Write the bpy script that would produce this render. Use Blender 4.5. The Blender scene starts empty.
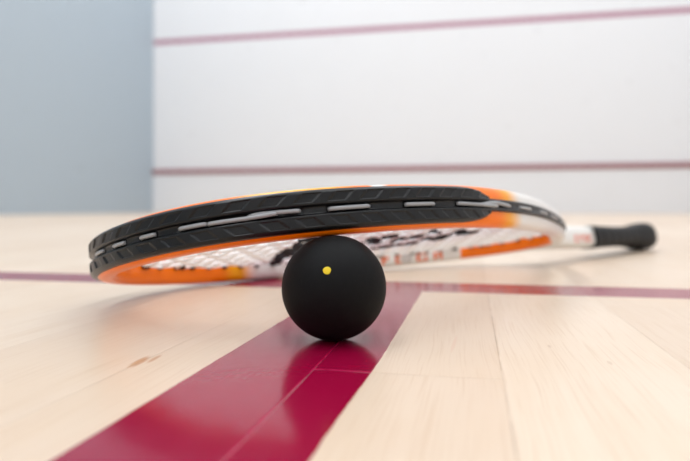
import bpy, bmesh, math, random
from mathutils import Vector, Matrix, noise
PI = math.pi
random.seed(5)
C = bpy.context.scene.collection
sc = bpy.context.scene

# ------------------------------------------------------------------ camera, light, exposure
PSI = math.atan(0.2035)                     # camera looks a little left of the court's long axis
CAM_H = 0.0503
cam = bpy.data.cameras.new('camera')
cam.sensor_width = 36.0
cam.lens = 590.0 / 690.0 * 36.0
cam.shift_y = -22.5 / 690.0
cam.clip_start = 0.005
cam.dof.use_dof = True
cam.dof.focus_distance = 0.213
cam.dof.aperture_fstop = 8.6
camo = bpy.data.objects.new('camera', cam)
C.objects.link(camo)
camo.location = (0, 0, CAM_H)
camo.rotation_euler = (PI / 2, 0, PSI)
sc.camera = camo

w = bpy.data.worlds.new('world')
sc.world = w
w.use_nodes = True
w.node_tree.nodes['Background'].inputs[0].default_value = (0.9, 0.95, 1.0, 1)
w.node_tree.nodes['Background'].inputs[1].default_value = 0.3

sc.view_settings.view_transform = 'Standard'
sc.view_settings.look = 'None'
sc.view_settings.exposure = 0.0
sc.view_settings.gamma = 1.0
sc.view_settings.use_curve_mapping = False

XL, XR, YF, YB, ZC = -3.31, 3.15, 5.86, -3.9, 5.65
LAMP_W = 54.5
for lx in (-2.05, 1.6):
    for ly in (-2.4, 0.0, 2.4, 4.6):
        ld = bpy.data.lights.new('ceiling_lamp_light', 'AREA')
        ld.shape = 'RECTANGLE'
        ld.size, ld.size_y = 1.2, 2.0
        ld.energy = LAMP_W * (1.24 if lx < 0 else 0.9)
        ld.color = (0.935, 0.965, 1.0)
        lo = bpy.data.objects.new('ceiling_lamp_light', ld)
        C.objects.link(lo)
        lo.location = (lx, ly, ZC - 0.12)


# ------------------------------------------------------------------ helpers
def lin(r, g, b):
    f = lambda c: (c / 255.0 / 12.92) if c / 255.0 <= 0.04045 else ((c / 255.0 + 0.055) / 1.055) ** 2.4
    return (f(r), f(g), f(b), 1.0)


class NT:
    """small node-graph writer"""
    def __init__(self, name):
        self.m = bpy.data.materials.new(name)
        self.m.use_nodes = True
        self.t = self.m.node_tree
        self.b = self.t.nodes['Principled BSDF']

    def n(self, typ, **kw):
        nd = self.t.nodes.new(typ)
        for k, v in kw.items():
            setattr(nd, k, v)
        return nd

    def l(self, a, b):
        self.t.links.new(a, b)

    def put(self, sock, v):
        if isinstance(v, bpy.types.NodeSocket):
            self.l(v, sock)
        else:
            sock.default_value = v

    def math(self, op, a, b=0.0, c=0.0, clamp=False):
        nd = self.n('ShaderNodeMath', operation=op, use_clamp=clamp)
        for i, v in enumerate((a, b, c)):
            self.put(nd.inputs[i], v)
        return nd.outputs[0]

    def mix(self, fac, a, b, typ='MIX'):
        nd = self.n('ShaderNodeMix', data_type='RGBA', blend_type=typ)
        self.put(nd.inputs[0], fac)
        self.put(nd.inputs[6], a)
        self.put(nd.inputs[7], b)
        return nd.outputs[2]

    def step(self, v, lo, hi):
        nd = self.n('ShaderNodeMapRange', interpolation_type='SMOOTHSTEP')
        self.put(nd.inputs[0], v)
        nd.inputs[1].default_value = lo
        nd.inputs[2].default_value = hi
        return nd.outputs[0]

    def xyz(self):
        tc = self.n('ShaderNodeTexCoord')
        s = self.n('ShaderNodeSeparateXYZ')
        self.l(tc.outputs['Object'], s.inputs[0])
        return tc.outputs['Object'], s.outputs[0], s.outputs[1], s.outputs[2]

    def comb(self, x, y, z):
        nd = self.n('ShaderNodeCombineXYZ')
        for i, v in enumerate((x, y, z)):
            self.put(nd.inputs[i], v)
        return nd.outputs[0]

    def noise(self, vec, scale, detail=2.0, rough=0.5):
        nd = self.n('ShaderNodeTexNoise')
        self.put(nd.inputs['Vector'], vec)
        nd.inputs['Scale'].default_value = scale
        nd.inputs['Detail'].default_value = detail
        nd.inputs['Roughness'].default_value = rough
        return nd.outputs[0]

    def bump(self, h, strength, dist):
        nd = self.n('ShaderNodeBump')
        nd.inputs['Strength'].default_value = strength
        nd.inputs['Distance'].default_value = dist
        self.l(h, nd.inputs['Height'])
        self.l(nd.outputs[0], self.b.inputs['Normal'])

    def set(self, col=None, rough=None, spec=None, **kw):
        if col is not None:
            self.put(self.b.inputs['Base Color'], col)
        if rough is not None:
            self.put(self.b.inputs['Roughness'], rough)
        if spec is not None:
            self.put(self.b.inputs['Specular IOR Level'], spec)
        for k, v in kw.items():
            self.put(self.b.inputs[k.replace('_', ' ')], v)
        return self.m


def link(name, me, mat, parent=None, smooth=True):
    o = bpy.data.objects.new(name, me)
    C.objects.link(o)
    for m in (mat if isinstance(mat, (list, tuple)) else [mat]):
        me.materials.append(m)
    if smooth:
        for p in me.polygons:
            p.use_smooth = True
    if parent:
        o.parent = parent
    return o


def mesh(name, verts, faces):
    me = bpy.data.meshes.new(name)
    me.from_pydata([tuple(v) for v in verts], [], faces)
    bm = bmesh.new()
    bm.from_mesh(me)
    bmesh.ops.recalc_face_normals(bm, faces=bm.faces)
    bm.to_mesh(me)
    bm.free()
    return me


def box(name, lo, hi, mat, kind='structure', bevel=0.0):
    bm = bmesh.new()
    bmesh.ops.create_cube(bm, size=1.0)
    for v in bm.verts:
        v.co = Vector([lo[i] + (v.co[i] + 0.5) * (hi[i] - lo[i]) for i in range(3)])
    if bevel:
        bmesh.ops.bevel(bm, geom=list(bm.edges), offset=bevel, segments=3, profile=0.5, affect='EDGES')
    me = bpy.data.meshes.new(name)
    bm.to_mesh(me)
    bm.free()
    o = link(name, me, mat, smooth=False)
    o['kind'] = kind
    return o


def ring_faces(nr, ns, close_r=False, close_s=True, caps=True, off=0):
    """faces of nr rings of ns points"""
    F = []
    for i in range(nr if close_r else nr - 1):
        a, b = i * ns + off, ((i + 1) % nr) * ns + off
        for j in range(ns if close_s else ns - 1):
            k = (j + 1) % ns
            F.append((a + j, a + k, b + k, b + j))
    if caps and not close_r and close_s:
        F.append(tuple(off + j for j in range(ns)))
        F.append(tuple(off + (nr - 1) * ns + j for j in range(ns)))
    return F


def tube(V, F, pts, rad, seg=8, up=Vector((0, 0, 1)), round_ends=False):
    """append a tube along pts to V, F"""
    off = len(V)
    n = len(pts)
    for i, p in enumerate(pts):
        d = (pts[min(i + 1, n - 1)] - pts[max(i - 1, 0)]).normalized()
        a = d.cross(up)
        if a.length < 1e-6:
            a = d.cross(Vector((1, 0, 0)))
        a.normalize()
        b = a.cross(d)
        r = rad(i / (n - 1)) if callable(rad) else rad
        for k in range(seg):
            t = 2 * PI * k / seg
            V.append(p + a * (r * math.cos(t)) + b * (r * math.sin(t)))
    F += ring_faces(n, seg, off=off)


# ------------------------------------------------------------------ materials of the court
def floor_material():
    g = NT('varnished_maple_boards')
    P, X, Y, Z = g.xyz()
    # boards run along the court, 57 mm wide
    u = g.math('DIVIDE', g.math('ADD', X, g.math('MULTIPLY', Y, -0.012)), 0.0575)
    u = g.math('ADD', u, 0.845 + 40.0)
    idx = g.math('FLOOR', u)
    fu = g.math('SUBTRACT', u, idx)
    bi = g.math('SUBTRACT', idx, 40.0)
    # end joints: each board is 0.9 m long, offset from board to board
    v = g.math('DIVIDE', g.math('ADD', g.math('SUBTRACT', Y, 0.1785), g.math('MULTIPLY', bi, 0.377)), 0.9)
    v = g.math('ADD', v, 40.0)
    jdx = g.math('FLOOR', v)
    fv = g.math('SUBTRACT', v, jdx)
    wn = g.n('ShaderNodeTexWhiteNoise', noise_dimensions='2D')
    g.l(g.comb(idx, jdx, 0.0), wn.inputs['Vector'])
    rnd = wn.outputs[0]
    # grain, drawn out along the boards, different in each board
    sh = g.math('MULTIPLY', rnd, 9.0)
    gv = g.comb(g.math('MULTIPLY', X, 1.0), g.math('MULTIPLY', Y, 0.055), sh)
    warp = g.noise(g.comb(g.math('MULTIPLY', X, 1.0), g.math('MULTIPLY', Y, 0.25), sh), 28.0, 2.0)
    gv2 = g.comb(g.math('ADD', X, g.math('MULTIPLY', warp, 0.014)), g.math('MULTIPLY', Y, 0.03), sh)
    gv3 = g.comb(g.math('ADD', X, g.math('MULTIPLY', warp, 0.010)), g.math('MULTIPLY', Y, 0.014), sh)
    fine = g.noise(gv3, 1500.0, 2.0, 0.6)
    broad = g.noise(gv2, 95.0, 2.0)
    cloud = g.noise(g.comb(X, g.math('MULTIPLY', Y, 0.4), sh), 22.0, 3.0)
    base = g.mix(rnd, lin(210, 188, 166), lin(222, 204, 184))
    base = g.mix(g.math('MULTIPLY', g.step(cloud, 0.35, 0.75), 0.4), base, lin(210, 184, 156))
    base = g.mix(g.math('MULTIPLY', g.step(broad, 0.5, 0.8), 0.28), base, lin(204, 178, 150))
    base = g.mix(g.math('MULTIPLY', g.step(fine, 0.48, 0.74), 0.36), base, lin(188, 154, 122))
    # small mineral flecks in the wood
    def fleck(cx, cy, rx, ry, amt, col, base, ang=0.0):
        dx = g.math('SUBTRACT', X, cx)
        dy = g.math('SUBTRACT', Y, cy)
        ca, sa = math.cos(ang), math.sin(ang)
        ex = g.math('DIVIDE', g.math('ADD', g.math('MULTIPLY', dx, ca), g.math('MULTIPLY', dy, sa)), rx)
        ey = g.math('DIVIDE', g.math('SUBTRACT', g.math('MULTIPLY', dy, ca), g.math('MULTIPLY', dx, sa)), ry)
        d = g.math('ADD', g.math('MULTIPLY', ex, ex), g.math('MULTIPLY', ey, ey))
        d = g.math('ADD', d, g.math('MULTIPLY', g.math('SUBTRACT', fine, 0.5), 2.2))
        m = g.math('MULTIPLY', g.math('SUBTRACT', 1.0, g.step(d, 0.2, 1.1)), amt)
        return g.mix(m, base, col)
    base = fleck(-0.1045, 0.176, 0.0018, 0.008, 0.8, lin(178, 124, 78), base, 0.1)
    base = fleck(-0.1015, 0.180, 0.0011, 0.006, 0.7, lin(176, 122, 78), base, 0.1)
    base = fleck(0.046, 0.205, 0.0008, 0.003, 0.35, lin(170, 130, 96), base)
    base = fleck(0.030, 0.225, 0.0007, 0.003, 0.35, lin(160, 124, 96), base)
    base = fleck(-0.004, 0.222, 0.0008, 0.016, 0.3, lin(206, 156, 130), base, -0.06)
    line_free = lambda b_: g.step(b_, 0.4, 0.6)
    # seams between boards
    seam_d = g.math('MINIMUM', fu, g.math('SUBTRACT', 1.0, fu))
    seam = g.math('SUBTRACT', 1.0, g.step(seam_d, 0.002, 0.010))
    end_d = g.math('MINIMUM', fv, g.math('SUBTRACT', 1.0, fv))
    endj = g.math('SUBTRACT', 1.0, g.step(end_d, 0.0002, 0.0009))
    joint = g.math('MAXIMUM', seam, endj)
    seam_n = g.step(g.noise(P, 60.0, 2.0), 0.3, 0.65)
    gap = g.math('SUBTRACT', 1.0, g.step(g.math('ABSOLUTE', g.math('SUBTRACT', bi, 0.5)), 0.52, 0.6))     # this board shrank a little
    deep = g.math('MULTIPLY', gap, g.math('MULTIPLY', g.step(fu, 0.9, 0.95), g.math('SUBTRACT', 1.0, line_free(bi))))
    amt = g.math('ADD', g.math('MULTIPLY', seam, g.math('ADD', 0.16, g.math('MULTIPLY', deep, 0.4))), g.math('MULTIPLY', endj, 0.15))
    base = g.mix(g.math('MULTIPLY', seam_n, amt), base, lin(140, 108, 78))
    # painted court lines: half court line towards the camera, short line across
    wob = g.math('MULTIPLY', g.math('SUBTRACT', g.noise(P, 70.0, 4.0, 0.65), 0.5), 0.0008)
    xs = g.math('ADD', X, wob)
    ys = g.math('ADD', Y, wob)
    edge = 0.00018
    le = g.math('ADD', -0.0815, g.math('MULTIPLY', Y, 0.006))
    bend = g.math('MULTIPLY', g.step(Y, 0.12, 0.2), 0.0017)
    re = g.math('ADD', g.math('ADD', -0.0318, g.math('MULTIPLY', Y, 0.013)), bend)
    a = g.step(g.math('SUBTRACT', xs, le), -edge, edge)
    b = g.step(g.math('SUBTRACT', re, xs), -edge, edge)
    c = g.step(g.math('SUBTRACT', 0.37, Y), -edge, edge)
    half = g.math('MULTIPLY', g.math('MULTIPLY', a, b), c)
    d = g.step(g.math('SUBTRACT', ys, 0.3575), -edge, edge)
    e = g.step(g.math('SUBTRACT', 0.4015, ys), -edge, edge)
    short = g.math('MULTIPLY', d, e)
    line = g.math('MAXIMUM', half, short)
    worn = g.step(g.noise(P, 900.0, 2.0), 0.68, 0.74)
    red = g.mix(g.math('MULTIPLY', broad, 0.5), lin(146, 7, 52), lin(132, 3, 45))
    # where boards meet the paint is thin and pale
    seam_t = g.math('SUBTRACT', 1.0, g.step(seam_d, 0.001, 0.007))
    thin = g.math('MULTIPLY', g.math('MAXIMUM', g.math('MULTIPLY', seam_t, 0.75), endj), g.step(g.noise(P, 180.0, 2.0), 0.3, 0.6))
    red = g.mix(g.math('MULTIPLY', thin, 0.55), red, lin(214, 60, 110))
    red = g.mix(g.math('MULTIPLY', worn, 0.25), red, lin(200, 70, 110))
    col = g.mix(line, base, red)
    rgh = g.math('ADD', g.math('MULTIPLY', g.noise(P, 45.0, 4.0), 0.07), 0.17)
    rgh = g.math('SUBTRACT', rgh, g.math('MULTIPLY', line, 0.045))
    rgh = g.math('ADD', rgh, g.math('MULTIPLY', g.math('SUBTRACT', 1.0, line), 0.12))
    h = g.math('ADD', g.math('MULTIPLY', joint, -1.0), g.math('MULTIPLY', fine, 0.10))
    h = g.math('ADD', h, g.math('MULTIPLY', line, 0.5))
    h = g.math('ADD', h, g.math('MULTIPLY', g.noise(P, 160.0, 2.0), 0.3))
    g.bump(h, 0.35, 0.0004)
    return g.set(col, rgh, g.math('ADD', 0.36, g.math('MULTIPLY', line, 0.12)))


def wall_material(name, col, lines=(), rough=0.55):
    g = NT(name)
    P, X, Y, Z = g.xyz()
    n1 = g.noise(P, 3.0, 3.0)
    n2 = g.noise(P, 38.0, 4.0)
    c = g.mix(g.math('MULTIPLY', n1, 0.10), col, tuple([v * 0.82 for v in col[:3]] + [1]))
    smudge = g.math('MULTIPLY', g.step(g.noise(P, 9.0, 2.0), 0.66, 0.78), 0.10)
    c = g.mix(smudge, c, lin(120, 118, 118))
    for z0, z1, lc in lines:
        m = g.math('MULTIPLY', g.step(Z, z0 - 0.002, z0 + 0.002), g.math('SUBTRACT', 1.0, g.step(Z, z1 - 0.002, z1 + 0.002)))
        c = g.mix(m, c, lc)
    g.bump(n2, 0.15, 0.003)
    return g.set(c, rough, 0.4)


def plain(name, col, rough=0.5, spec=0.5, nscale=200.0, namt=0.1, bump=0.0):
    g = NT(name)
    P, X, Y, Z = g.xyz()
    n = g.noise(P, nscale, 3.0)
    c = g.mix(g.math('MULTIPLY', n, namt), col, tuple([v * 0.6 for v in col[:3]] + [1]))
    if bump:
        g.bump(n, 0.5, bump)
    return g.set(c, rough, spec)


WHITE = lin(228, 229, 231)
M_floor = floor_material()
M_front = wall_material('white_court_plaster', WHITE, [(1.818, 1.872, lin(170, 118, 138))])
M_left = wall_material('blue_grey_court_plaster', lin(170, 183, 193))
M_white = wall_material('white_side_plaster', WHITE)
M_ceil = plain('white_ceiling_paint', lin(235, 235, 235), 0.8, 0.2, 3.0)
M_tin = plain('white_tin_sheet', lin(228, 229, 231), 0.4, 0.5, 4.0, 0.08)
M_tinred = plain('dark_red_tin_rail_paint', lin(152, 100, 104), 0.3, 0.5, 20.0, 0.1)

# ------------------------------------------------------------------ the court
box('floor', (XL - 0.2, YB - 0.2, -0.15), (XR + 0.2, YF + 0.2, 0.0), M_floor)
box('wall_front', (XL - 0.2, YF, 0.0), (XR + 0.2, YF + 0.2, ZC), M_front)
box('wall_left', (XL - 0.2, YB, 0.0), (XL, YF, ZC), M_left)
box('wall_right', (XR, YB, 0.0), (XR + 0.2, YF, ZC), M_white)
box('wall_back', (XL - 0.2, YB - 0.2, 0.0), (XR + 0.2, YB, ZC), M_white)
box('ceiling', (XL - 0.2, YB - 0.2, ZC), (XR + 0.2, YF + 0.2, ZC + 0.15), M_ceil)
# the tin: a low white board along the front wall with a dark red rail on top
box('trim_1', (XL, YF - 0.022, 0.0), (XR, YF, 0.412), M_tin, bevel=0.002)
box('trim_2', (XL, YF - 0.034, 0.412), (XR, YF, 0.466), M_tinred, bevel=0.012)

# ------------------------------------------------------------------ squash ball
BR = 0.020
M_ball = None
g = NT('matt_black_rubber')
P, X, Y, Z = g.xyz()
sp = g.step(g.noise(P, 2600.0, 2.0), 0.66, 0.8)
mott = g.noise(P, 300.0, 3.0)
g.bump(g.noise(P, 1500.0, 3.0), 0.25, 0.0003)
M_ball = g.set(g.mix(g.math('MULTIPLY', sp, 0.35), g.mix(mott, lin(14, 14, 15), lin(20, 20, 21)), lin(80, 80, 78)), 0.62, 0.13)
M_dot = plain('yellow_dot_paint', lin(238, 208, 26), 0.45, 0.4, 900.0, 0.25)


def cam2w(lat, hgt, dep):
    return Vector((lat * math.cos(PSI) - dep * math.sin(PSI), lat * math.sin(PSI) + dep * math.cos(PSI), hgt))


ball_c = cam2w(-0.0042, BR, 0.2262)
bm = bmesh.new()
bmesh.ops.create_uvsphere(bm, u_segments=96, v_segments=64, radius=BR)
for v in bm.verts:                       # a rubber ball: tiny unevenness, contact flat below
    k = noise.noise(v.co * 90.0) * 0.00006
    v.co *= 1.0 + k / BR
    if v.co.z < -BR + 0.00012:
        v.co.z = -BR + 0.00012
me = bpy.data.meshes.new('squash_ball')
bm.to_mesh(me)
bm.free()
ball = link('squash_ball', me, M_ball)
ball.location = ball_c - Vector((0, 0, 0.00012))
ball['label'] = 'small matt black rubber squash ball with one yellow dot, sitting on the red floor line'
ball['category'] = 'ball'

# the dot: a thin dab of paint that follows the ball, slightly sunk in the middle
ddir = (cam2w(-0.0042 + (326.5 - 333.5) / 590 * 0.21, BR + (288.0 - 270.5) / 590 * 0.2075, 0.0) - cam2w(-0.0042, BR, 0.0))
dx = -6.2 / 590 * 0.2075
dz = 16.4 / 590 * 0.2085 + 0.0026
dd = math.sqrt(BR * BR - dx * dx - dz * dz)
dn = (cam2w(dx, dz, -dd) - Vector((0, 0, 0))).normalized()
t1 = dn.cross(Vector((0, 0, 1))).normalized()
t2 = t1.cross(dn)
V, F = [], []
NR, NS = 6, 28
for i in range(NR + 1):
    rr = 0.00146 * i / NR
    for k in range(NS):
        a = 2 * PI * k / NS
        wob = 1 + 0.03 * math.sin(3 * a + 1) + 0.02 * math.sin(5 * a)
        d = (dn * BR + t1 * (rr * wob * math.cos(a)) + t2 * (rr * wob * math.sin(a))).normalized()
        lift = 0.00016 - 0.0001 * (1 - (i / NR) ** 2) if i < NR else -0.00003
        V.append(d * (BR + lift))
F = ring_faces(NR + 1, NS, caps=False)
V.append(dn * (BR + 0.00005))
for k in range(NS):
    F.append((k, (k + 1) % NS, len(V) - 1))
dot = link('yellow_dot', mesh('yellow_dot', V, F), M_dot, ball)
dot['label'] = 'small round yellow paint dot'

# ------------------------------------------------------------------ squash racket
PRM = [-96.6113, 33.7791, 246.0435, 0.7953, 0.2186, -0.0272, 183.4957, 99.0328, 0.1992, 0.0515, 18.9686, 673.5692, -0.0203, -6.7916, -0.6192, 0.031]
HH = PRM[10] / 2                      # half height of the frame, mm


def outline(th):
    """head outline in mm: s along the racket from the tip, t to the side"""
    a, b, e1, e2 = PRM[6:10]
    c = math.cos(th)
    s = a * (1 - c) + PRM[13] * (1 - math.cos(2 * th)) + PRM[14] * (1 - math.cos(3 * th))
    t = b * math.sin(th) * (1 + e1 * c + e2 * math.cos(2 * th) + PRM[12] * math.cos(3 * th) + PRM[15] * math.cos(4 * th))
    return s, t


NT_ = 6000
TH = [-PI + 2 * PI * i / NT_ for i in range(NT_ + 1)]
OUT = [outline(t) for t in TH]
ARC = [0.0]
for i in range(NT_):
    ARC.append(ARC[-1] + math.hypot(OUT[i + 1][0] - OUT[i][0], OUT[i + 1][1] - OUT[i][1]))
AHALF = ARC[NT_ // 2]
ARC = [x - AHALF for x in ARC]        # arc length 0 at the tip, positive on the side next to the ball
import bisect


def at_arc(a):
    """point and outward normal at arc length a (mm); local y points away from the ball side"""
    a = max(ARC[0], min(ARC[-1], a))
    i = min(max(bisect.bisect_left(ARC, a), 1), NT_)
    f = (a - ARC[i - 1]) / max(ARC[i] - ARC[i - 1], 1e-9)
    th = TH[i - 1] + f * (TH[i] - TH[i - 1])
    s, t = outline(th)
    s2, t2 = outline(th + 1e-4)
    s1, t1_ = outline(th - 1e-4)
    d = math.hypot(s2 - s1, t2 - t1_)
    ns, nt = -(t2 - t1_) / d, (s2 - s1) / d
    return (s, -t), (ns, -nt)


def rp(a, r, n):
    """racket point: arc a, radial offset r (out), height n; metres"""
    p, q = at_arc(a)
    return Vector(((p[0] + q[0] * r) / 1000, (p[1] + q[1] * r) / 1000, n / 1000))


racket = bpy.data.objects.new('squash_racket', None)
racket.empty_display_size = 0.05
C.objects.link(racket)
x0, y0, z0, hd, roll, pit = PRM[:6]
PIT_ADD, ROLL_ADD, UP_ADD = 0.0, -0.002, 0.1
pit += PIT_ADD
roll += ROLL_ADD
A3 = (math.cos(hd) * math.cos(pit), math.sin(pit), math.sin(hd) * math.cos(pit))
T0 = (math.sin(hd), 0.0, -math.cos(hd))
N0 = (A3[1] * T0[2] - A3[2] * T0[1], A3[2] * T0[0] - A3[0] * T0[2], A3[0] * T0[1] - A3[1] * T0[0])
sg = 1.0 if N0[1] > 0 else -1.0
N0 = tuple(sg * v for v in N0)
T3 = tuple(math.cos(roll) * T0[i] + math.sin(roll) * N0[i] for i in range(3))
ax = cam2w(*A3)
ay = -cam2w(*T3)
az = ax.cross(ay)
racket.matrix_world = Matrix(((ax.x, ay.x, az.x, 0), (ax.y, ay.y, az.y, 0), (ax.z, ay.z, az.z, 0), (0, 0, 0, 1)))
racket.location = cam2w(x0 / 1000, (y0 + UP_ADD) / 1000, z0 / 1000)
racket['label'] = 'orange and white squash racket with black bumper and grip, head propped on the ball'
racket['category'] = 'racket'

# ---- materials
g = NT('orange_white_racket_lacquer')
P, X, Y, Z = g.xyz()
nz = g.math('MULTIPLY', g.math('SUBTRACT', g.noise(P, 140.0, 2.0), 0.5), 0.004)
S = g.math('ADD', X, nz)
ORANGE, YEL, WHT = lin(255, 124, 0), lin(252, 172, 10), lin(236, 234, 230)
c = g.mix(g.step(S, 0.140, 0.158), ORANGE, YEL)
c = g.mix(g.step(S, 0.152, 0.172), c, WHT)
far = g.step(Y, -0.002, 0.0)
far_yellow = g.math('MULTIPLY', far, g.math('MULTIPLY', g.step(S, 0.108, 0.124), g.math('SUBTRACT', 1.0, g.step(S, 0.128, 0.140))))
c = g.mix(far_yellow, c, YEL)
far_white = g.math('MULTIPLY', far, g.step(S, 0.126, 0.142))
c = g.mix(far_white, c, WHT)
topm = g.math('MULTIPLY', g.step(Z, 0.0062, 0.0072), g.math('SUBTRACT', 1.0, far))
ty = g.math('MULTIPLY', g.step(S, 0.020, 0.030), g.math('SUBTRACT', 1.0, g.step(S, 0.050, 0.062)))
c = g.mix(g.math('MULTIPLY', topm, ty), c, YEL)
tw = g.math('MULTIPLY', g.step(S, 0.067, 0.070), g.math('SUBTRACT', 1.0, g.step(S, 0.072, 0.076)))
c = g.mix(g.math('MULTIPLY', topm, tw), c, WHT)
M_frame = g.set(c, 0.3, 0.3, Coat_Weight=0.05, Coat_Roughness=0.15)
M_band = plain('orange_band_lacquer', lin(255, 124, 0), 0.32, 0.4, 140.0, 0.04)
M_bump = plain('black_bumper_plastic', lin(14, 15, 17), 0.32, 0.36, 700.0, 0.15, 0.0001)
M_grom = plain('black_grommet_plastic', lin(20, 20, 22), 0.45, 0.5, 700.0, 0.1)
M_string = plain('white_nylon_string', lin(250, 249, 249), 0.35, 0.5, 500.0, 0.03)
_b = M_string.node_tree.nodes['Principled BSDF']
_b.inputs['Subsurface Weight'].default_value = 1.0
_b.inputs['Subsurface Radius'].default_value = (1.0, 1.0, 1.0)
_b.inputs['Subsurface Scale'].default_value = 0.0015
M_string_out = plain('shaded_nylon_string', lin(158, 160, 163), 0.3, 0.6, 500.0, 0.08)  # same string as the bed, groove shade put into its grey
M_ink = plain('black_stencil_ink', lin(30, 30, 34), 0.6, 0.3, 600.0, 0.1)
M_letter = plain('orange_lettering_paint', lin(240, 112, 50), 0.4, 0.4, 500.0, 0.05)
M_letter_grey = plain('grey_lettering_paint', lin(184, 176, 174), 0.4, 0.4, 500.0, 0.05)
M_letter_red = plain('pale_red_lettering_paint', lin(236, 130, 104), 0.4, 0.4, 500.0, 0.05)
g = NT('black_grip_wrap')
P, X, Y, Z = g.xyz()
g.bump(g.noise(P, 900.0, 3.0), 0.5, 0.0004)
M_grip = g.set(g.mix(g.noise(P, 120.0, 2.0), lin(18, 18, 20), lin(27, 27, 29)), 0.6, 0.25)
M_cap = plain('black_butt_rubber', lin(16, 16, 18), 0.5, 0.25, 300.0, 0.1)


def spow(v, e):
    return math.copysign(abs(v) ** e, v)


# ---- frame: hoop, throat and shaft in one lacquered piece
NSEC = 28
SEC = []
for k in range(NSEC):
    a = 2 * PI * k / NSEC
    SEC.append((-5.0 + 5.0 * spow(math.cos(a), 0.62), HH * spow(math.sin(a), 0.55)))


def inner_r(n):
    q = min(abs(n) / HH, 0.999) ** (1 / 0.55)
    return -5.0 - 5.0 * math.sqrt(1 - q * q) ** 0.62


V, F = [], []
NRIM = 480
for i in range(NRIM):
    a = ARC[0] + (ARC[-1] - ARC[0]) * i / NRIM
    for r, n in SEC:
        V.append(rp(a, r, n))
F += ring_faces(NRIM, NSEC, close_r=True)
# shaft: flares at the throat, rounded box further down
off = len(V)
prof = [(357, 25, 8.6), (362, 24.5, 9.0), (368, 22.5, 9.2), (376, 18.5, 9.3), (386, 14.5, 9.4), (398, 12.2, 9.6), (412, 11.0, 9.9),
        (430, 10.3, 10.2), (450, 10.1, 10.4), (465, 10.0, 10.6), (484, 10.0, 10.6)]
NSH = 32
for s, hw, hn in prof:
    for k in range(NSH):
        a = 2 * PI * k / NSH
        V.append(Vector((s / 1000, hw / 1000 * spow(math.cos(a), 0.6), hn / 1000 * spow(math.sin(a), 0.6))))
F += ring_faces(len(prof), NSH, off=off)
fo = link('frame', mesh('frame', V, F), [M_frame, M_band], racket)
for p in fo.data.polygons:            # orange inner face at the throat
    if p.index < NRIM * NSEC:
        ii, kk = divmod(p.index, NSEC)
        aa = ARC[0] + (ARC[-1] - ARC[0]) * (ii + 0.5) / NRIM
        if (aa < -384.5 or aa > 408) and SEC[kk][0] < -7.5 and SEC[(kk + 1) % NSEC][0] < -7.5:
            p.material_index = 1

# ---- bumper guard: two padded ribs with a string groove between, stamped with slanted blocks
B0, B1 = -187.0, 187.0
WIN = [(-19.4, -8.6), (1.9, 10.9), (21.1, 29.4), (41.0, 52.4), (53.1, 87.7), (99.0, 115.9), (132.8, 148.2), (162.5, 206.0),
       (218.5, 235.2), (253.0, 271.0), (284.0, 309.4), (332.0, 347.0),
       (-41.5, -31.0), (-64, -53), (-88, -75), (-112, -99), (-146, -130), (-180, -164), (-235, -218), (-271, -253), (-309, -284), (-347, -332)]


def window(a):
    m = 0.0
    for lo, hi in WIN:
        lo, hi = lo - 1.6, hi + 1.6
        d = min(a - lo, hi - a)
        m = max(m, min(1.0, max(0.0, d / 0.8)))
    return m


def chevron(a, n):
    """depth of the stamped slanted blocks, 0..1"""
    per = 13.1
    q = abs(n)
    if q < 2.8 or q > 6.5:
        return 0.0
    k = (a - (111.8 - 13.1 * 40) - (q - 3.2) * 1.1) % per
    d = min(k, 7.4 - k) / 0.28
    e = min(q - 2.8, 6.5 - q) / 0.25
    return max(0.0, min(1.0, d, e))


V, F = [], []
qs = [0.0, 0.6, 1.2, 1.45, 1.75, 2.1, 2.4, 2.7, 2.8, 3.05, 3.15, 3.6, 4.2, 4.8, 5.4, 6.0, 6.2, 6.26, 6.5, 6.6, 6.9, 7.2, 7.5, 7.8, 8.0]
NB = 1500
nsec = 0
for i in range(NB + 1):
    a = B0 + (B1 - B0) * i / NB
    e = min(a - B0, B1 - a)
    hb = 7.9 if e > 25 else 2.9 + 5.0 * math.sqrt(max(0.0, 1 - ((25 - e) / 25) ** 2))
    wv = window(a)
    ring = []
    def prof_r(q):
        qq = q * hb / 8.0 if q > 2.9 else q
        if q < 1.45:
            return (0.42 - 0.3 * wv)
        if q < 2.1:
            base = 0.42 - 0.3 * wv
            f = (q - 1.2) / 0.9
            return base + (2.0 - base) * f
        top = 2.1 - 1.3 * max(0.0, (q - 6.3) / 1.7) ** 2.0
        return top * (0.55 + 0.45 * min(1.0, e / 9.0))
    half = []
    for q in qs:
        n = q if q <= 2.9 else 2.9 + (q - 2.9) * (hb - 2.9) / 5.1
        r = prof_r(q) - 0.5 * chevron(a, n)
        half.append((r, n))
    pts = [(-2.2, -hb - 0.25), (-0.4, -hb - 0.12)] + [(r, -n) for r, n in reversed(half)] + half[1:] + [(-0.4, hb + 0.12), (-2.2, hb + 0.25)]
    nsec = len(pts)
    for r, n in pts:
        V.append(rp(a, r, n))
F = ring_faces(NB + 1, nsec, close_s=True)
bp = link('bumper_guard', mesh('bumper_guard', V, F), M_bump, racket)
bp['label'] = 'black plastic bumper with stamped slanted blocks'

# ---- grommet strip: narrow strip from the bumper round the throat, with barrels inside the hoop
cross_s = [19.5 + 13.4 * k for k in range(25)]
main_t = [(k - 6.5) * 12.6 for k in range(14)]
SAMP = []
for i in range(0, NT_ + 1, 3):
    (s, t), (ns, nt) = at_arc(ARC[i])
    SAMP.append((ARC[i], s, t, s - 9.5 * ns, t - 9.5 * nt))
ends = []          # (arc) where strings meet the frame


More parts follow.
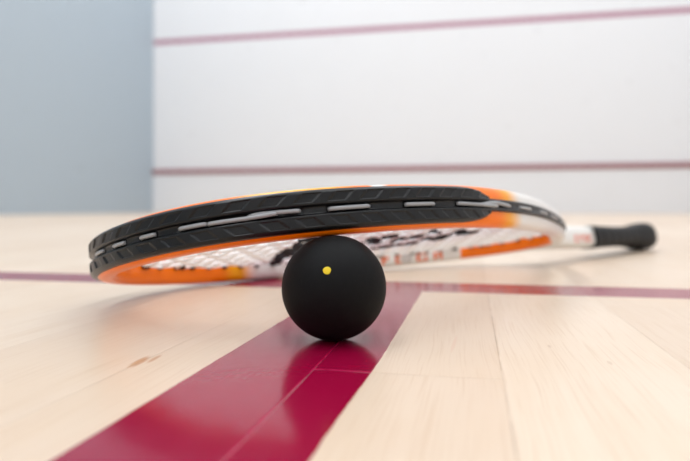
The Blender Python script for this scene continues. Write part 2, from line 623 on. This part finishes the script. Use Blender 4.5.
def crossings(key, val):
    r = []
    for i in range(len(SAMP) - 1):
        u, v = SAMP[i][key] - val, SAMP[i + 1][key] - val
        if u * v <= 0 and u != v:
            f = u / (u - v)
            r.append(SAMP[i][0] + f * (SAMP[i + 1][0] - SAMP[i][0]))
    return r


V, F = [], []
for sgn in (-1, 1):
    off = len(V)
    N = 400
    for i in range(N + 1):
        a = sgn * (185.0 + (432.0 - 185.0) * i / N)
        wv = window(a)
        hb = 2.9 - 1.2 * max(0.0, (abs(a) - 330) / 110)
        fl = 1.15 - 1.0 * wv
        pts = [(-1.5, -hb), (0.7, -hb), (1.3, -hb + 0.5), (1.3, -1.2), (fl, -0.9), (fl, 0.9), (1.3, 1.2), (1.3, hb - 0.5), (0.7, hb), (-1.5, hb)]
        for r, n in pts:
            V.append(rp(a, r, n))
    F += ring_faces(N + 1, 10, off=off)
str_lines = []
for s in cross_s:
    cr = crossings(3, s)
    if len(cr) >= 2:
        str_lines.append((min(cr), max(cr), 'c'))
for t in main_t:
    cr = crossings(4, t)
    cr = sorted(cr, key=lambda a: abs(a))
    if len(cr) >= 2:
        str_lines.append((cr[0], cr[-1], 'm'))
for a0, a1, typ in str_lines:
    for a in (a0, a1):
        (p, q) = at_arc(a)
        c0 = rp(a, -8.5, 0)
        c1 = rp(a, -12.0, 0)
        c2 = rp(a, -12.6, 0)
        tube(V, F, [c0, c1, c2], lambda f: 0.00165 if f < 0.9 else 0.0011, 10)
gs = link('grommet_strip', mesh('grommet_strip', V, F), M_grom, racket)

# ---- strings: woven bed with a stencilled black mark
STROKES = [([(158, -98), (150, -84), (140, -64), (131, -47)], 3.2), ([(131, -47), (122, -30), (113, -12), (105, 5), (98, 22)], 5.0),
           ([(160, -96), (162, -86)], 3.0),
           ([(156, 4), (154, 12), (157, 22)], 4.5), ([(166, 0), (170, -9)], 3.0), ([(176, 4), (180, 17), (183, 32)], 4.0),
           ([(196, -26), (203, -14), (208, -4)], 3.2), ([(208, 0), (212, 12), (210, 24), (212, 34)], 5.5), ([(208, 27), (222, 33)], 6.0),
           ([(190, -20), (196, -10)], 2.0)]


def inked(x, y):
    """x = s, y = -t in mm"""
    t = -y
    for pts, wd in STROKES:
        for (a, b) in zip(pts, pts[1:]):
            dx_, dy_ = b[0] - a[0], b[1] - a[1]
            f = max(0, min(1, ((x - a[0]) * dx_ + (t - a[1]) * dy_) / (dx_ * dx_ + dy_ * dy_)))
            if math.hypot(x - a[0] - f * dx_, t - a[1] - f * dy_) < wd * 1.6:
                return True
    return False


V, F, MI = [], [], []
for a0, a1, typ in str_lines:
    p0, p1 = rp(a0, -3.0, 0), rp(a1, -3.0, 0)
    p0q, p1q = rp(a0, -9.5, 0), rp(a1, -9.5, 0)
    if typ == 'c':
        p0.x = p1.x = p0q.x
    else:
        p0.y = p1.y = p0q.y
    n = max(8, int((p1 - p0).length / 0.0022))
    pts = []
    for i in range(n + 1):
        p = p0.lerp(p1, i / n)
        if typ == 'c':
            k = round((p.x * 1000 - 19.5) / 13.4)
            p.z = 0.00055 * math.cos(PI * (p.y * 1000 / 12.6 + 0.5 + k))
        else:
            k = round(-p.y * 1000 / 12.6 + 6.5)
            p.z = -0.00055 * math.cos(PI * ((p.x * 1000 - 19.5) / 13.4 + k))
        pts.append(p)
    off = len(V)
    f0 = len(F)
    tube(V, F, pts, 0.00094, 8)
    for f in F[f0:]:
        c = sum((V[j] for j in f), Vector()) / len(f)
        MI.append(1 if inked(c.x * 1000, c.y * 1000) else 0)
me = bpy.data.meshes.new('string_bed')
me.from_pydata([tuple(v) for v in V], [], F)
for p, mi in zip(me.polygons, MI):
    p.material_index = mi
sb = link('string_bed', me, [M_string, M_ink], racket)
sb['label'] = 'white strings stencilled with a black mark'

# the lengths of string that run outside, in the groove of the bumper and strip
def outer_string(pts):
    V, F = [], []
    a0, a1 = pts[0][0], pts[-1][0]
    n = max(10, int((a1 - a0) / 0.8))
    P_ = []
    for i in range(n + 1):
        a = a0 + (a1 - a0) * i / n
        for (u, v) in zip(pts, pts[1:]):
            if u[0] <= a <= v[0] + 1e-6:
                f = (a - u[0]) / (v[0] - u[0])
                nn = u[1] + f * (v[1] - u[1])
                rr = u[2] + f * (v[2] - u[2])
                break
        e = min(a - a0, a1 - a)
        rr -= 0.9 * max(0.0, 1 - e / 1.3) ** 2
        P_.append(rp(a, rr, nn))
    tube(V, F, P_, 0.00088, 12)
    return link('outer_string', mesh('outer_string', V, F), M_string_out, racket)


OS = [[(-19.4, 0, .9), (-8.6, 0, .9)], [(1.9, 0, .9), (10.9, 0, .9)], [(21.1, 0, .9), (29.4, 0, .9)], [(41, 0, .9), (52.4, 0, .9)],
      [(53.1, -.2, .9), (68, -.35, .9), (74, -.2, 1.5), (79.1, .2, 1.2)], [(68.5, .3, .7), (72.5, .75, .8), (87.7, .35, .9)],
      [(99, .0, .9), (115.9, .1, .9)], [(132.8, 0, .9), (148.2, 0, .9)],
      [(162.5, .2, .9), (176, -.2, 1.1), (189, -.6, 1.5), (193, -.4, 1.2)], [(180, .1, .7), (188, .9, 1.2), (193, .9, 1.4), (206, -.1, 1.2)],
      [(218.5, 0, .9), (235.2, 0, .9)], [(253, 0, .9), (271, 0, .9)], [(284, 0, .9), (309.4, 0, .9)], [(332, 0, .9), (347, 0, .9)]]
for q in OS:
    outer_string(q)


# ---- lettering: flat painted strokes on the inside of the far rim and on the shaft
def patch(V, F, fn, u0, u1, v0, v1, nu=4, nv=4):
    off = len(V)
    for i in range(nu + 1):
        for j in range(nv + 1):
            V.append(fn(u0 + (u1 - u0) * i / nu, v0 + (v1 - v0) * j / nv))
    for i in range(nu):
        for j in range(nv):
            a = off + i * (nv + 1) + j
            F.append((a, a + 1, a + nv + 2, a + nv + 1))


rimfn = lambda a, n: rp(-a, inner_r(n) - 0.12, n)
GL = [  # strokes (arc from, arc to, n from, n to) as fractions of each glyph's box
    (305.5, 313.0, [(0, .35, 0, 1), (.35, 1, .75, 1), (.35, .8, .42, .6)]),
    (318.5, 324.5, [(0, .45, 0, 1), (.45, 1, 0, .22), (.45, 1, .78, 1)]),
    (339.0, 350.0, [(0, .28, 0, 1), (.28, 1, .8, 1), (.28, 1, 0, .2), (.75, 1, .2, .5)]),
    (356.0, 365.0, [(0, .3, 0, 1), (.3, 1, .78, 1), (.7, 1, 0, .8), (.3, .7, .35, .52)])]
V, F = [], []
for a0, a1, st in GL:
    for u0, u1, v0, v1 in st:
        patch(V, F, rimfn, a0 + (a1 - a0) * u0, a0 + (a1 - a0) * u1, -7.6 + 6.0 * v0, -7.6 + 6.0 * v1)
link('lettering', mesh('lettering', V, F), M_letter, racket)['label'] = 'orange letters inside the white rim'
V, F = [], []
for u0, u1, v0, v1 in [(0, .25, 0, 1), (.75, 1, 0, 1), (.25, .75, .8, 1), (.25, .75, 0, .2)]:
    patch(V, F, rimfn, 326.0 + 7 * u0, 326.0 + 7 * u1, -7.6 + 6.0 * v0, -7.6 + 6.0 * v1)
link('lettering', mesh('lettering', V, F), M_letter_grey, racket)['label'] = 'grey letter inside the white rim'
V, F = [], []


def shaftfn(s, n):
    hw, hn = 10.15, 10.5
    q = min(abs(n) / hn, 0.99) ** (1 / 0.6)
    return Vector((s / 1000, -(hw * math.sqrt(1 - q * q) ** 0.6 + 0.12) / 1000, n / 1000))


s = 410.0
for k, wd in enumerate((9, 8, 10, 7, 9, 8)):
    for u0, u1, v0, v1 in [[(0, .3, 0, 1), (.3, 1, .75, 1), (.3, .8, .38, .6)], [(0, .3, 0, 1), (.7, 1, 0, 1), (.3, .7, .75, 1), (.3, .7, 0, .25)],
                           [(0, .3, 0, 1), (.3, 1, 0, .25), (.3, 1, .75, 1)]][k % 3]:
        patch(V, F, shaftfn, s + wd * u0, s + wd * u1, -5.6 + 6.5 * v0, -5.6 + 6.5 * v1)
    s += wd + 2.0
link('lettering', mesh('lettering', V, F), M_letter_red, racket)['label'] = 'pale red letters on the white shaft'

# ---- grip and butt cap
gp = [(480, 10.6, 10.6), (481, 11.8, 11.3), (485, 12.3, 11.6), (510, 12.6, 11.0), (535, 12.8, 10.4), (565, 12.9, 10.4), (590, 13.2, 11.0),
      (605, 13.8, 12.2), (618, 14.7, 13.9), (628, 15.4, 15.1), (638, 15.6, 15.5)]


def lerp_prof(pr, s):
    for a, b in zip(pr, pr[1:]):
        if a[0] <= s <= b[0]:
            f = (s - a[0]) / (b[0] - a[0])
            return a[1] + f * (b[1] - a[1]), a[2] + f * (b[2] - a[2])
    return pr[-1][1:]


V, F = [], []
NG, NA = 260, 48
for i in range(NG + 1):
    s = 480 + 158 * i / NG
    hw, hn = lerp_prof(gp, s)
    for k in range(NA):
        a = 2 * PI * k / NA
        ph = ((s - 488) / 21.0 - k / NA) % 1.0        # spiral lap of the wrap
        d = 0.0
        if 494 < s < 628:
            d = -0.55 * max(0.0, 1 - min(ph, 1 - ph) / 0.05) + 0.25 * (1 - ph)
        V.append(Vector((s / 1000, (hw + d) / 1000 * spow(math.cos(a), 0.72), (hn + d) / 1000 * spow(math.sin(a), 0.72))))
F = ring_faces(NG + 1, NA)
link('grip', mesh('grip', V, F), M_grip, racket)['label'] = 'black wrapped grip'
V, F = [], []
cp = [(637, 15.2, 15.2), (638.5, 15.8, 15.8), (644, 16.0, 16.0), (650, 15.7, 15.7), (655, 14.6, 14.6), (658.5, 12.2, 12.2), (660.6, 8.2, 8.2), (661.4, 3.0, 3.0)]
for s, hw, hn in cp:
    for k in range(NA):
        a = 2 * PI * k / NA
        V.append(Vector((s / 1000, hw / 1000 * spow(math.cos(a), 0.78), hn / 1000 * spow(math.sin(a), 0.78))))
F = ring_faces(len(cp), NA)
link('butt_cap', mesh('butt_cap', V, F), M_cap, racket)['label'] = 'flared black butt cap'
